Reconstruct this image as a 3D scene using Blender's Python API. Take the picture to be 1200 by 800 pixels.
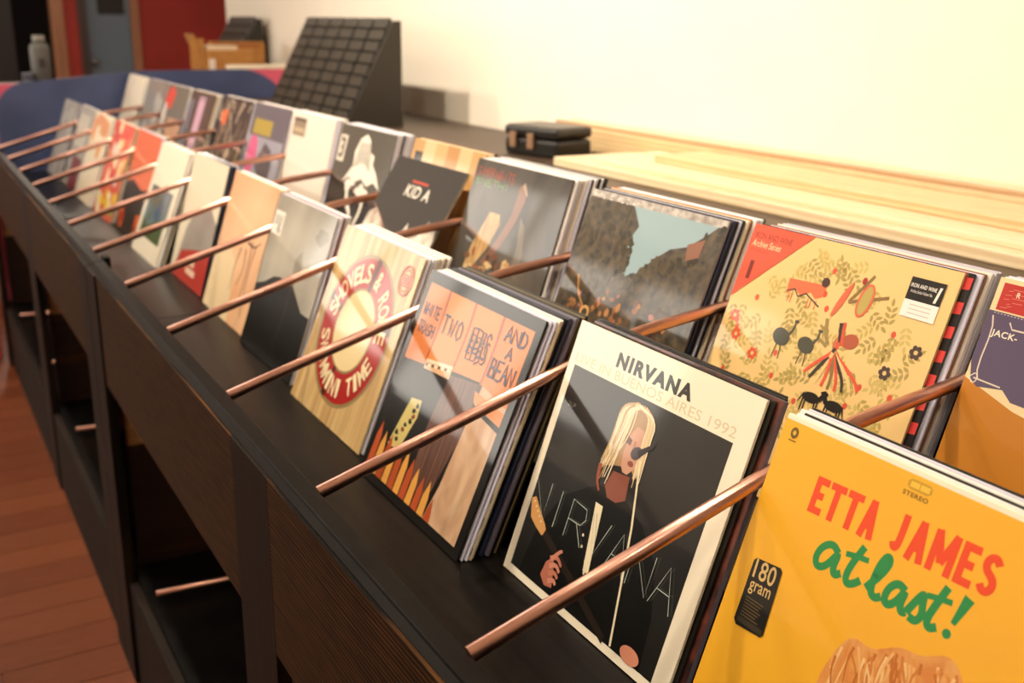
import bpy, bmesh, math, random
from mathutils import Vector, Matrix

for o in list(bpy.data.objects):
    bpy.data.objects.remove(o, do_unlink=True)
SC = bpy.context.scene
COL = SC.collection
Z0 = 0.96                      # height of the bin's front rail above the floor
PITCH = 0.35491                # spacing of the divider rods

# ------------------------------------------------------------------ camera
cam = bpy.data.cameras.new('camera')
camo = bpy.data.objects.new('camera', cam)
COL.objects.link(camo)
SC.camera = camo
r_ = Vector((0.49844303, 0.86684683, 0.01145041))
u_ = Vector((-0.25672110, 0.13497498, 0.95701412))
f_ = Vector((-0.82803914, 0.47995658, -0.28981521))
m = Matrix((r_, u_, -f_)).transposed().to_4x4()
m.translation = Vector((0.67290, -0.35422, 0.49845 + Z0))
camo.matrix_world = m
cam.sensor_width = 36.0
cam.lens = 1245.87 / 1200 * 36
cam.clip_start = 0.02
cam.dof.use_dof = True
cam.dof.focus_distance = 1.05
cam.dof.aperture_fstop = 5.6

# ------------------------------------------------------------------ world, exposure
w = bpy.data.worlds.new('world'); SC.world = w
w.use_nodes = True
bg = w.node_tree.nodes['Background']
bg.inputs[0].default_value = (1.0, 0.92, 0.80, 1); bg.inputs[1].default_value = 4.2     # overcast daylight seen through the shop window
SC.view_settings.view_transform = 'Standard'
SC.view_settings.look = 'None'
SC.view_settings.gamma = 1.0
SC.view_settings.use_curve_mapping = False
SC.view_settings.exposure = 0.3

WARM = (1.0, 0.87, 0.69)
def spot(name, loc, target, energy, angle, blend=0.7, radius=0.045, color=WARM, parent=None):
    l = bpy.data.lights.new(name, 'SPOT')
    l.energy = energy; l.spot_size = math.radians(angle); l.spot_blend = blend
    l.shadow_soft_size = radius; l.color = color
    o = bpy.data.objects.new(name, l); COL.objects.link(o)
    d = Vector(target) - Vector(loc)
    o.rotation_euler = d.to_track_quat('-Z', 'Y').to_euler()
    o.location = loc
    return o
def area(name, loc, size, energy, color=WARM):
    l = bpy.data.lights.new(name, 'AREA')
    l.shape = 'DISK'; l.size = size; l.energy = energy; l.color = color
    o = bpy.data.objects.new(name, l); COL.objects.link(o)
    o.location = loc
    return o
# row of track spots above the customer's side of the bins, plus unseen ceiling down-lights added as fill
TRACK = [(0.32, 36), (-0.66, 60), (-1.64, 92), (-2.62, 98), (-3.60, 42)]
TY, TZ = -0.21, 1.70 + Z0
FILL_DOWN = [(-0.6, -1.9), (-2.6, -1.9), (-4.6, -1.6), (1.2, -1.6), (-8.6, 0.6), (-8.2, 2.3)]

# ------------------------------------------------------------------ materials
def lin(c):
    c = c / 255.0
    return c / 12.92 if c <= 0.04045 else ((c + 0.055) / 1.055) ** 2.4
def rgb(h):
    h = h.lstrip('#')
    return (lin(int(h[0:2], 16)), lin(int(h[2:4], 16)), lin(int(h[4:6], 16)), 1)
_M = {}
def nodes_of(name):
    mt = bpy.data.materials.new(name); mt.use_nodes = True
    nt = mt.node_tree
    return mt, nt, nt.nodes['Principled BSDF']
def mat(h, rough=0.5, metal=0.0, coat=0.0, coatr=0.06, spec=0.5, key='paint'):
    k = (key, h, rough, metal, coat, coatr, spec)
    if k in _M: return _M[k]
    mt, nt, b = nodes_of(key + '_' + h.lstrip('#'))
    b.inputs['Base Color'].default_value = rgb(h)
    b.inputs['Roughness'].default_value = rough
    b.inputs['Metallic'].default_value = metal
    b.inputs['Coat Weight'].default_value = coat
    b.inputs['Coat Roughness'].default_value = coatr
    b.inputs['Specular IOR Level'].default_value = spec
    _M[k] = mt
    return mt
def pr(h, gloss=True):
    """printed card under clear shrink wrap"""
    return mat(h, 0.5, 0, 0.9 if gloss else 0.0, 0.07, 0.3, 'print')
def noise_mat(key, h1, h2, scale=(8, 8, 8), detail=4, rough=0.5, coat=0.0, lo=0.35, hi=0.65, bump=0.0, dist=0.0, coords='Object', h3=None, metal=0.0, spec=0.5):
    if key in _M: return _M[key]
    mt, nt, b = nodes_of(key)
    N = nt.nodes; L = nt.links
    tc = N.new('ShaderNodeTexCoord'); mp = N.new('ShaderNodeMapping')
    mp.inputs['Scale'].default_value = scale
    L.new(tc.outputs[coords], mp.inputs['Vector'])
    n = N.new('ShaderNodeTexNoise'); n.inputs['Scale'].default_value = 1.0
    n.inputs['Detail'].default_value = detail; n.inputs['Distortion'].default_value = dist
    L.new(mp.outputs[0], n.inputs['Vector'])
    r = N.new('ShaderNodeValToRGB')
    r.color_ramp.elements[0].position = lo; r.color_ramp.elements[0].color = rgb(h1)
    r.color_ramp.elements[1].position = hi; r.color_ramp.elements[1].color = rgb(h2)
    if h3:
        e = r.color_ramp.elements.new(min(0.98, hi + 0.12)); e.color = rgb(h3)
    L.new(n.outputs[0], r.inputs[0]); L.new(r.outputs[0], b.inputs['Base Color'])
    b.inputs['Roughness'].default_value = rough; b.inputs['Metallic'].default_value = metal
    b.inputs['Coat Weight'].default_value = coat; b.inputs['Coat Roughness'].default_value = 0.07
    b.inputs['Specular IOR Level'].default_value = spec
    if bump:
        bp = N.new('ShaderNodeBump'); bp.inputs['Strength'].default_value = bump; bp.inputs['Distance'].default_value = 0.002
        L.new(n.outputs[0], bp.inputs['Height']); L.new(bp.outputs[0], b.inputs['Normal'])
    _M[key] = mt
    return mt
def grain_mat(key, h1, h2, axis='x', scale=60, rough=0.42, coat=0.0, distort=7.0, bump=0.25, spec=0.5):
    """oak-like grain running along one axis"""
    if key in _M: return _M[key]
    mt, nt, b = nodes_of(key)
    N = nt.nodes; L = nt.links
    tc = N.new('ShaderNodeTexCoord'); mp = N.new('ShaderNodeMapping')
    mp.inputs['Scale'].default_value = {'x': (0.06, 1, 1), 'y': (1, 0.06, 1), 'z': (1, 1, 0.06)}[axis]
    L.new(tc.outputs['Object'], mp.inputs['Vector'])
    wv = N.new('ShaderNodeTexWave'); wv.wave_type = 'BANDS'
    wv.bands_direction = {'x': 'Z', 'y': 'X', 'z': 'X'}[axis]
    wv.inputs['Scale'].default_value = scale; wv.inputs['Distortion'].default_value = distort
    wv.inputs['Detail'].default_value = 3; wv.inputs['Detail Scale'].default_value = 1.2
    L.new(mp.outputs[0], wv.inputs['Vector'])
    n = N.new('ShaderNodeTexNoise'); n.inputs['Scale'].default_value = 260; n.inputs['Detail'].default_value = 3
    L.new(mp.outputs[0], n.inputs['Vector'])
    mx = N.new('ShaderNodeMath'); mx.operation = 'MULTIPLY'
    L.new(wv.outputs['Fac'], mx.inputs[0]); L.new(n.outputs[0], mx.inputs[1])
    r = N.new('ShaderNodeValToRGB')
    r.color_ramp.elements[0].position = 0.12; r.color_ramp.elements[0].color = rgb(h1)
    r.color_ramp.elements[1].position = 0.62; r.color_ramp.elements[1].color = rgb(h2)
    L.new(mx.outputs[0], r.inputs[0]); L.new(r.outputs[0], b.inputs['Base Color'])
    b.inputs['Roughness'].default_value = rough
    b.inputs['Coat Weight'].default_value = coat
    b.inputs['Specular IOR Level'].default_value = spec
    bp = N.new('ShaderNodeBump'); bp.inputs['Strength'].default_value = bump; bp.inputs['Distance'].default_value = 0.0008
    L.new(mx.outputs[0], bp.inputs['Height']); L.new(bp.outputs[0], b.inputs['Normal'])
    _M[key] = mt
    return mt
def emit_mat(key, col, strength):
    if key in _M: return _M[key]
    mt, nt, b = nodes_of(key)
    b.inputs['Base Color'].default_value = (*col, 1)
    b.inputs['Emission Color'].default_value = (*col, 1)
    b.inputs['Emission Strength'].default_value = strength
    _M[key] = mt
    return mt

M_WALL = noise_mat('cream_plaster', '#f3e9da', '#f0e6d6', (3, 3, 3), rough=0.75, bump=0.05)
M_RED = noise_mat('red_plaster', '#8f2318', '#83200f', (2, 2, 2), rough=0.7)
M_CEIL = noise_mat('white_ceiling', '#f3ece0', '#efe6d8', (2, 2, 2), rough=0.85)
M_ESP = grain_mat('espresso_oak_long', '#090503', '#5c3a1b', 'x', 58, rough=0.55, spec=0.12, distort=5.0)
M_ESPV = grain_mat('espresso_oak_upright', '#0c0704', '#28180c', 'z', 34, rough=0.55, spec=0.15)
M_BLACK = noise_mat('black_lacquer', '#0d0b0a', '#131110', (20, 20, 20), rough=0.42, spec=0.10)
M_TRAY = grain_mat('black_stained_tray', '#0b0908', '#171310', 'x', 40, rough=0.30, coat=0.0, bump=0.05, spec=0.16)
M_KICK = noise_mat('dusty_kick_board', '#150d07', '#20140b', (3, 3, 14), rough=0.7, spec=0.2)
M_COPPER = noise_mat('brushed_copper', '#dcaa9a', '#d49f8c', (30, 30, 30), rough=0.3, metal=1.0)
M_PLY = grain_mat('raw_plywood', '#b5814f', '#cf9a62', 'y', 30, rough=0.6)
M_CARD = noise_mat('cardboard', '#c28a4a', '#b57d3f', (14, 14, 40), rough=0.8)
M_RACK = noise_mat('black_rack_plastic', '#15120f', '#1d1915', (30, 30, 30), rough=0.4)
M_RACK2 = noise_mat('charcoal_pocket_plastic', '#2c271f', '#353026', (20, 20, 20), rough=0.35)
M_CTR = noise_mat('brown_counter_laminate', '#3f3024', '#4c3b2d', (3, 20, 3), rough=0.45)

# ------------------------------------------------------------------ mesh helpers
def mesh_obj(name, bm, m=None, parent=None, mats=None):
    me = bpy.data.meshes.new(name)
    bm.normal_update(); bm.to_mesh(me); bm.free()
    for mm in (mats or ([m] if m else [])): me.materials.append(mm)
    o = bpy.data.objects.new(name, me); COL.objects.link(o)
    if parent: o.parent = parent
    return o
def add_box(bm, x0, x1, y0, y1, z0, z1, mi=0):
    v = [bm.verts.new(p) for p in ((x0,y0,z0),(x1,y0,z0),(x1,y1,z0),(x0,y1,z0),(x0,y0,z1),(x1,y0,z1),(x1,y1,z1),(x0,y1,z1))]
    fs = [bm.faces.new([v[i] for i in q]) for q in ((3,2,1,0),(4,5,6,7),(0,1,5,4),(1,2,6,5),(2,3,7,6),(3,0,4,7))]
    for f in fs: f.material_index = mi
    return v
def bevel(bm, wd, seg=2):
    bmesh.ops.bevel(bm, geom=list(bm.edges), offset=wd, segments=seg, affect='EDGES', profile=0.5)
def box(name, x0, x1, y0, y1, z0, z1, m, parent=None, bv=0.0):
    bm = bmesh.new(); add_box(bm, x0, x1, y0, y1, z0, z1)
    if bv: bevel(bm, bv)
    return mesh_obj(name, bm, m, parent)
def prism_x(name, prof, x0, x1, m, parent=None, bv=0.0):
    """profile in (y, z) swept along x"""
    bm = bmesh.new()
    a = [bm.verts.new((x0, y, z)) for y, z in prof]; b = [bm.verts.new((x1, y, z)) for y, z in prof]
    n = len(prof)
    bm.faces.new(a); bm.faces.new(list(reversed(b)))
    for i in range(n): bm.faces.new((a[i], b[i], b[(i+1) % n], a[(i+1) % n]))
    bmesh.ops.recalc_face_normals(bm, faces=list(bm.faces))
    if bv: bevel(bm, bv)
    return mesh_obj(name, bm, m, parent)
def tube(name, pts, rad, m, parent=None, seg=20):
    """round rod along a poly-line, ends capped"""
    bm = bmesh.new(); pts = [Vector(p) for p in pts]; rings = []
    for i, p in enumerate(pts):
        d = (pts[min(i+1, len(pts)-1)] - pts[max(i-1, 0)]).normalized()
        s = d.cross(Vector((0, 0, 1)))
        if s.length < 1e-4: s = Vector((1, 0, 0))
        s.normalize(); t = s.cross(d)
        rings.append([bm.verts.new(p + rad*(math.cos(k*2*math.pi/seg)*s + math.sin(k*2*math.pi/seg)*t)) for k in range(seg)])
    for a, b in zip(rings, rings[1:]):
        for k in range(seg):
            f = bm.faces.new((a[k], a[(k+1) % seg], b[(k+1) % seg], b[k])); f.smooth = True
    bm.faces.new(list(reversed(rings[0]))); bm.faces.new(rings[-1])
    bmesh.ops.recalc_face_normals(bm, faces=list(bm.faces))
    return mesh_obj(name, bm, m, parent)
def lathe(name, prof, m, parent=None, seg=24, loc=(0, 0, 0)):
    bm = bmesh.new(); rings = []
    for r, z in prof:
        rings.append([bm.verts.new((max(r, 1e-4)*math.cos(k*2*math.pi/seg), max(r, 1e-4)*math.sin(k*2*math.pi/seg), z)) for k in range(seg)])
    for a, b in zip(rings, rings[1:]):
        for k in range(seg):
            f = bm.faces.new((a[k], a[(k+1) % seg], b[(k+1) % seg], b[k])); f.smooth = True
    bm.faces.new(list(reversed(rings[0]))); bm.faces.new(rings[-1])
    o = mesh_obj(name, bm, m, parent); o.location = loc
    return o
def tag(o, label, cat, group=None):
    o['label'] = label; o['category'] = cat
    if group: o['group'] = group
    return o
def thing(name, label, cat, loc=(0, 0, 0), rz=0.0, group=None):
    o = bpy.data.objects.new(name, None); COL.objects.link(o)
    o.empty_display_size = 0.05
    o.location = loc; o.rotation_euler = (0, 0, rz)
    return tag(o, label, cat, group)
def struct(o):
    o['kind'] = 'structure'
    return o

# ------------------------------------------------------------------ the room
XR, XF, YF, YB = 2.6, -11.0, -3.4, 1.45
YB2 = 3.4
H = 2.85
fl = struct(box('floor', XF, XR, YF, YB2, -0.06, -0.012, mat('#2a150c', 0.7)))
# floor planks: individual boards where the photograph shows the floor, larger sheet beyond
M_FLOOR = [grain_mat('laminate_%d' % i, a, b, 'y', 26, rough=0.36, coat=0.0, distort=5.0, bump=0.05)
           for i, (a, b) in enumerate((('#5a2c17', '#7d4224'), ('#5f301a', '#844726'), ('#542814', '#763c20')))]
rn = random.Random(4)
pw, pl = 0.125, 1.2
pm = []
for m_ in M_FLOOR:
    bm = bmesh.new(); add_box(bm, 0.0012, pw-0.0012, 0.0012, pl-0.0012, -0.012, 0.0)
    me = bpy.data.meshes.new('floor_plank'); bm.to_mesh(me); bm.free(); me.materials.append(m_); pm.append(me)
i = 0
x = -6.5
while x < 0.6:
    y = -1.9 - (i % 3) * 0.4
    while y < 0.5:
        o = bpy.data.objects.new('floor_plank', rn.choice(pm)); COL.objects.link(o)
        o.location = (x, y, 0); o.parent = fl
        y += pl
    x += pw; i += 1
fb = box('floor_underlay', XF, -6.5, YF, YB2, -0.012, -0.001, M_FLOOR[0], fl)
fb = box('floor_underlay', 0.625, XR, YF, YB, -0.012, -0.001, M_FLOOR[0], fl)
fb = box('floor_underlay', -6.5, 0.625, YF, -2.7, -0.012, -0.001, M_FLOOR[1], fl)
struct(box('ceiling', XF, XR, YF, YB2, H, H+0.1, M_CEIL))
struct(box('wall_back', -5.84, XR, YB, YB+0.14, 0, H, M_WALL))
WX0, WX1, WZ0, WZ1 = -10.4, -4.2, 1.25, 2.62
wfr = struct(box('wall_front', XF, XR, YF-0.12, YF, 0, WZ0, M_WALL))
box('wall_header', XF, XR, YF-0.12, YF, WZ1, H, M_WALL, wfr)
box('wall_pier', XF, WX0, YF-0.12, YF, WZ0, WZ1, M_WALL, wfr); box('wall_pier', WX1, XR, YF-0.12, YF, WZ0, WZ1, M_WALL, wfr)
wn = struct(box('window_1', WX0, WX1, YF-0.13, YF+0.03, WZ0-0.03, WZ0, mat('#4a3a2c', 0.5), None, 0.004))
for k in range(5):
    xx = WX0 + (WX1-WX0)*k/4
    box('window_frame', xx-0.03, xx+0.03, YF-0.10, YF-0.02, WZ0, WZ1, mat('#3a2d22', 0.5), wn)
gl = bpy.data.materials.new('window_glass'); gl.use_nodes = True
gn = gl.node_tree; gn.nodes.remove(gn.nodes['Principled BSDF'])
tb_ = gn.nodes.new('ShaderNodeBsdfTransparent'); gb_ = gn.nodes.new('ShaderNodeBsdfGlossy'); gb_.inputs['Roughness'].default_value = 0.02
mx_ = gn.nodes.new('ShaderNodeMixShader'); mx_.inputs[0].default_value = 0.06
gn.links.new(tb_.outputs[0], mx_.inputs[1]); gn.links.new(gb_.outputs[0], mx_.inputs[2]); gn.links.new(mx_.outputs[0], gn.nodes['Material Output'].inputs[0])
for k in range(4):
    xa, xb = WX0 + (WX1-WX0)*k/4 + 0.03, WX0 + (WX1-WX0)*(k+1)/4 - 0.03
    box('window_pane', xa, xb, YF-0.064, YF-0.058, WZ0, WZ1, gl, wn)
pl_ = bpy.data.lights.new('window_portal', 'AREA'); pl_.shape = 'RECTANGLE'; pl_.size = WX1-WX0; pl_.size_y = WZ1-WZ0
pl_.cycles.is_portal = True
po_ = bpy.data.objects.new('window_portal', pl_); COL.objects.link(po_)
po_.location = ((WX0+WX1)/2, YF-0.02, (WZ0+WZ1)/2); po_.rotation_euler = (math.radians(90), 0, 0)
struct(box('wall_right', XR, XR+0.12, YF, YB, 0, H, M_WALL))
struct(box('wall_alcove', XF, -5.84, YB2, YB2+0.12, 0, H, M_RED))
struct(box('wall_return', -5.86, -5.841, YB+0.14, YB2, 0, H, M_WALL))
# far red wall with two openings
fx = XF
wf = struct(box('wall_far', fx-0.12, fx, 1.99, YB2, 0, H, M_RED))
box('wall_pier', fx-0.12, fx, 1.27, 1.40, 0, H, M_RED, wf)
box('wall_pier', fx-0.12, fx, YF, -0.1, 0, H, M_RED, wf)
box('wall_header', fx-0.12, fx, -0.1, 1.27, 2.15, H, M_RED, wf)
box('wall_header', fx-0.12, fx, 1.40, 1.99, 2.15, H, M_RED, wf)
M_JAMB = grain_mat('oak_jamb', '#7c5236', '#996a4a', 'z', 20, rough=0.5)
M_DJ = mat('#33261f', 0.5)
for k, (y0, y1, mm) in enumerate(((1.15, 1.27, M_JAMB), (1.40, 1.475, M_DJ), (1.905, 1.985, M_JAMB))):
    struct(box('trim_%d' % (k+1), fx-0.10, fx+0.03, y0, y1, 0, 2.15, mm, None, 0.004))
d1 = struct(box('door_1', fx-0.09, fx-0.05, 1.475, 1.905, 0.0, 2.13, mat('#586874', 0.45)))
box('door_window', fx-0.05, fx-0.045, 1.60, 1.86, 1.46, 2.0, mat('#12161a', 0.12), d1)
lathe('door_handle', [(0.012, 0), (0.012, 0.03), (0.028, 0.035), (0.03, 0.055), (0.015, 0.065)], mat('#8d8a86', 0.3, 1.0), d1, 16, (0, 0, 0)).matrix_local = Matrix.Translation((fx-0.05, 1.53, 1.0)) @ Matrix.Rotation(math.pi/2, 4, 'Y')
# dim store room behind the open doorway
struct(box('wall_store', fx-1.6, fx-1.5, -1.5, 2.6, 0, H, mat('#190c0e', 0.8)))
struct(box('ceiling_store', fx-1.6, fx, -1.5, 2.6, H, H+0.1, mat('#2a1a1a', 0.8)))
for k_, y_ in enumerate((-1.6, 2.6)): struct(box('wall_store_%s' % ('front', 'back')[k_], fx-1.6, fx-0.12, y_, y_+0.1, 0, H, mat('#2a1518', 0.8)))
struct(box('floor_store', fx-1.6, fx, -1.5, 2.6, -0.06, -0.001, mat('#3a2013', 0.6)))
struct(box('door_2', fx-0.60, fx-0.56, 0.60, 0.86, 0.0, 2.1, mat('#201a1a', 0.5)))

# ------------------------------------------------------------------ track lights (out of frame, mirrored in the sleeves)
tr = thing('light_track', 'black ceiling light track running along the record bins', 'light track', (0, 0, 0))
box('track_bar', -4.2, 0.9, TY-0.018, TY+0.018, H-0.03, H, M_BLACK, tr, 0.003)
for k, (lx, e) in enumerate(TRACK):
    t = thing('track_spotlight', 'black track spotlight above the ' + ['yellow sleeve', 'orange-striped sleeve', 'peach sleeve', 'orange sky sleeve', 'grey and maroon sleeve'][k], 'spotlight', (lx, TY, TZ), group='track spotlights')
    tg = Vector((lx-0.05, 0.95, Z0+0.15)); p0 = Vector((lx, TY, TZ))
    d = (tg - p0).normalized()
    q = d.to_track_quat('-Z', 'Y').to_matrix().to_4x4()
    hs = lathe('housing', [(0.02, 0.15), (0.045, 0.145), (0.05, 0.02), (0.052, 0.0), (0.047, 0.0), (0.047, 0.012)], M_BLACK, t)
    hs.matrix_local = q
    ln = lathe('lamp_lens', [(0.046, 0.011), (0.04, 0.012), (0.001, 0.0125)], emit_mat('lamp_lens_glow', WARM, 40), t)
    ln.matrix_local = q
    tube('stem', [(0, 0, 0.09), (0, 0, H-TZ-0.028)], 0.008, M_BLACK, t, 12)
    s = spot('spot_lamp', p0 + d*0.02, tg, e, 118, 0.85)
for k, (lx, ly) in enumerate(FILL_DOWN):  # out-of-frame downlights, added to brighten the aisle and the far room
    t = thing('ceiling_downlight', 'added round white fill downlight over the ' + ['aisle before the orange-striped sleeve', 'aisle before the orange sky sleeve', 'floor by the red tub', 'aisle before the yellow sleeve', 'dark doorway approach', 'blue-grey door approach'][k], 'downlight', (lx, ly, H), group='added fill downlights')
    lathe('trim_ring', [(0.16, -0.012), (0.17, -0.01), (0.17, 0.0), (0.15, 0.0), (0.15, -0.012)], mat('#eeeae2', 0.5), t)
    lathe('diffuser', [(0.15, -0.008), (0.148, -0.004), (0.001, -0.004)], emit_mat('fill_glow', WARM, 5), t)
    area('fill_lamp', (lx, ly, H-0.02), 0.28, 14 if lx > -6 else 30)

# ------------------------------------------------------------------ record bins
RK = 0.42                      # where the rods bend
RZ = RK * math.tan(0.2905)
def rod_pts(x):
    p = [(x, -0.0015, Z0), (x, RK-0.03, Z0+RZ-0.03*math.tan(0.2905)), (x, RK-0.012, Z0+RZ-0.0045), (x, RK+0.012, Z0+RZ+0.0005), (x, RK+0.03, Z0+RZ+0.003), (x, 0.668, Z0+RZ+0.003+0.218*0.115)]
    return p
def record_bin(x0, x1, label, stiles, rods):
    t = thing('record_bin', label, 'record bin', (0, 0, 0), 0, 'record bins')
    def B(n, a, b, y0, y1, z0, z1, m, bv=0.0, p=t): return box(n, a, b, y0, y1, z0+Z0, z1+Z0, m, p, bv)
    prism_x('top_rail', [(y, z+Z0) for y, z in ((0.0, -0.03), (0.0, -0.0008), (-0.0008, 0.0), (-0.0205, 0.0), (-0.0215, -0.001), (-0.0225, -0.0035), (-0.031, -0.0065), (-0.031, -0.03))], x0, x1, M_BLACK, t)
    # the apron above the openings: boards between upright stiles
    xs = [x0] + [v for a, b in stiles for v in (a, b)] + [x1]
    for a, b in zip(stiles, stiles[1:]):
        B('front_panel', a[1], b[0], -0.035, -0.017, -0.24, -0.0075, M_ESP, 0.0008)
        B('kick_board', a[1], b[0], -0.030, -0.012, -Z0, -0.705, M_KICK, 0.001)
    for k, (a, b) in enumerate(stiles):
        end = k in (0, len(stiles)-1)
        B('stile', a, b, -0.039 if end else -0.0352, -0.017, -Z0, -0.0075, M_ESPV, 0.0008)
        B('partition', (a+b)/2-0.009, (a+b)/2+0.009, 0.0, 0.66, -0.69, -0.40, grain_mat('brown_partition', '#2e1a10', '#4a2a18', 'y', 20), 0)
        B('partition_board', (a+b)/2-0.009, (a+b)/2+0.009, 0.0, 0.66, -0.40, -0.157, M_PLY, 0)
    B('inner_lip', x0, x1, -0.017, 0.0, -0.24, -0.03, M_BLACK)
    B('tray_floor', x0, x1, 0.0, 0.305, -0.155, -0.140, M_TRAY)
    B('tier_riser', x0, x1, 0.305, 0.32, -0.155, -0.045, M_TRAY)
    B('tier_floor', x0, x1, 0.32, 0.668, -0.06, -0.045, M_TRAY)
    B('back_board', x0, x1, 0.668, 0.684, -Z0, 0.17, M_TRAY)
    B('lower_shelf', x0, x1, -0.012, 0.66, -0.705, -0.69, M_BLACK)
    for x in rods: tube('divider_rod', rod_pts(x), 0.0075, M_COPPER, t)
    for x in rods[0::2]:
        tube('lower_rod', [(x, 0.0, Z0-0.668), (x, 0.45, Z0-0.683)], 0.006, M_COPPER, t, 12)
    return t
U1 = (-1.662, 0.63)
U2 = (-4.27, -1.666)
record_bin(*U1, 'dark oak record bin with copper divider rods next to the back counter planks',
           [(-1.662, -1.56), (-0.584, -0.437), (0.54, 0.63)], [k*-PITCH for k in range(4, -2, -1)])
ub = record_bin(*U2, 'dark oak record bin with copper divider rods reaching the blue end board',
           [(-4.27, -4.17), (-2.90, -2.75), (-1.768, -1.666)], [k*-PITCH for k in range(11, 4, -1)])
box('joint_block', -1.70, -1.6665, 0.0, 0.014, Z0-0.03, Z0+0.006, M_BLACK, ub, 0.002)

# ------------------------------------------------------------------ record sleeves: print, lettering
SW = 0.315
class Art:
    """flat print on a sleeve front; u to the right, v up, both 0..1"""
    def __init__(self, parent, w=SW, y=0.0):
        self.bm = bmesh.new(); self.mats = []; self.p = parent; self.w = w; self.n = 1; self.y = y
        self.texts = []
    def mi(self, m):
        if m not in self.mats: self.mats.append(m)
        return self.mats.index(m)
    def lay(self): self.n += 1
    def poly(self, pts, m, up=False):
        if up: self.n += 1
        self.k = (getattr(self, 'k', 0) + 1) % 16
        y = self.y - 0.00004*self.n - 2.2e-6*self.k
        vs = [self.bm.verts.new((min(1.0, max(0.0, u))*self.w, y, min(1.0, max(0.0, v))*self.w)) for u, v in pts]
        f = self.bm.faces.new(vs)
        f.normal_update()
        if f.normal.y > 0: f.normal_flip()
        f.material_index = self.mi(m)
    def rect(self, u0, v0, u1, v1, m, up=True):
        self.poly(((u0, v0), (u1, v0), (u1, v1), (u0, v1)), m, up)
    def ell(self, u, v, a, b, m, up=False, n=20, rot=0.0, a0=0, a1=2*math.pi):
        c, s = math.cos(rot), math.sin(rot)
        self.poly([(u+a*math.cos(t)*c-b*math.sin(t)*s, v+a*math.cos(t)*s+b*math.sin(t)*c) for t in (a0+(a1-a0)*k/n for k in range(n if a1-a0 > 6.2 else n+1))], m, up)
    def ring(self, u, v, r0, r1, m, n=48, k=1.0, a0=0, a1=2*math.pi):
        for i in range(n):
            p, q = a0+(a1-a0)*i/n, a0+(a1-a0)*(i+1)/n
            self.poly([(u+r*math.cos(t), v+k*r*math.sin(t)) for r, t in ((r0, p), (r1, p), (r1, q), (r0, q))], m)
    def line(self, pts, wd, m, w1=None, smooth=0):
        """ribbon along a poly-line, width tapering from wd to w1"""
        P = [Vector(p) for p in pts]
        for _ in range(smooth):
            Q = [P[0]]
            for a, b in zip(P, P[1:]): Q += [a*0.75+b*0.25, a*0.25+b*0.75]
            P = Q + [P[-1]]
        w1 = wd if w1 is None else w1
        n = len(P); Lr = []; Rr = []
        for i, p in enumerate(P):
            d = P[min(i+1, n-1)] - P[max(i-1, 0)]
            if d.length < 1e-6: d = Vector((1, 0))
            d.normalize(); s = Vector((-d.y, d.x)) * (wd+(w1-wd)*i/max(1, n-1)) / 2
            Lr.append(p+s); Rr.append(p-s)
        for i in range(n-1): self.poly((Lr[i], Lr[i+1], Rr[i+1], Rr[i]), m)
    def leaf(self, u, v, l, wd, ang, m):
        c, s = math.cos(ang), math.sin(ang)
        self.poly([(u+l*a*c-wd*b*s, v+l*a*s+wd*b*c) for a, b in ((0, 0), (0.3, -0.45), (0.65, -0.4), (1, 0), (0.65, 0.4), (0.3, 0.45))], m)
    def blob(self, u, v, a, b, m, rn, n=9, j=0.3, up=False):
        self.poly([(u+a*math.cos(k*2*math.pi/n)*(1+rn.uniform(-j, j)), v+b*math.sin(k*2*math.pi/n)*(1+rn.uniform(-j, j))) for k in range(n)], m, up)
    def text(self, s, u0, v0, u1, v1, m, bold=0.0, shear=0.0, rot=0.0, name='lettering', parent=None, sp=1.0):
        """text stretched to a box"""
        self.n += 1
        cu = bpy.data.curves.new('t', 'FONT'); cu.body = s; cu.offset = bold; cu.shear = shear; cu.resolution_u = 4; cu.space_character = sp + bold*4.0
        ob = bpy.data.objects.new('t', cu)
        me = bpy.data.meshes.new_from_object(ob)
        bpy.data.objects.remove(ob); bpy.data.curves.remove(cu)
        xs = [v.co.x for v in me.vertices]; ys = [v.co.y for v in me.vertices]
        if not xs: return
        ax, bx, ay, by = min(xs), max(xs), min(ys), max(ys)
        y = self.y - 0.00004*self.n
        c, sn = math.cos(rot), math.sin(rot)
        for v in me.vertices:
            a = (v.co.x-ax)/max(1e-6, bx-ax)*(u1-u0); b = (v.co.y-ay)/max(1e-6, by-ay)*(v1-v0)
            v.co = ((u0+a*c-b*sn)*self.w, y, (v0+a*sn+b*c)*self.w)
        me.name = name
        me.materials.clear(); me.materials.append(m)
        o = bpy.data.objects.new(name, me); COL.objects.link(o); o.parent = parent or self.p
        return o
    def done(self, name='cover_print'):
        if len(self.bm.faces) == 0: self.bm.free(); return None
        return mesh_obj(name, self.bm, None, self.p, self.mats)

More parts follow.
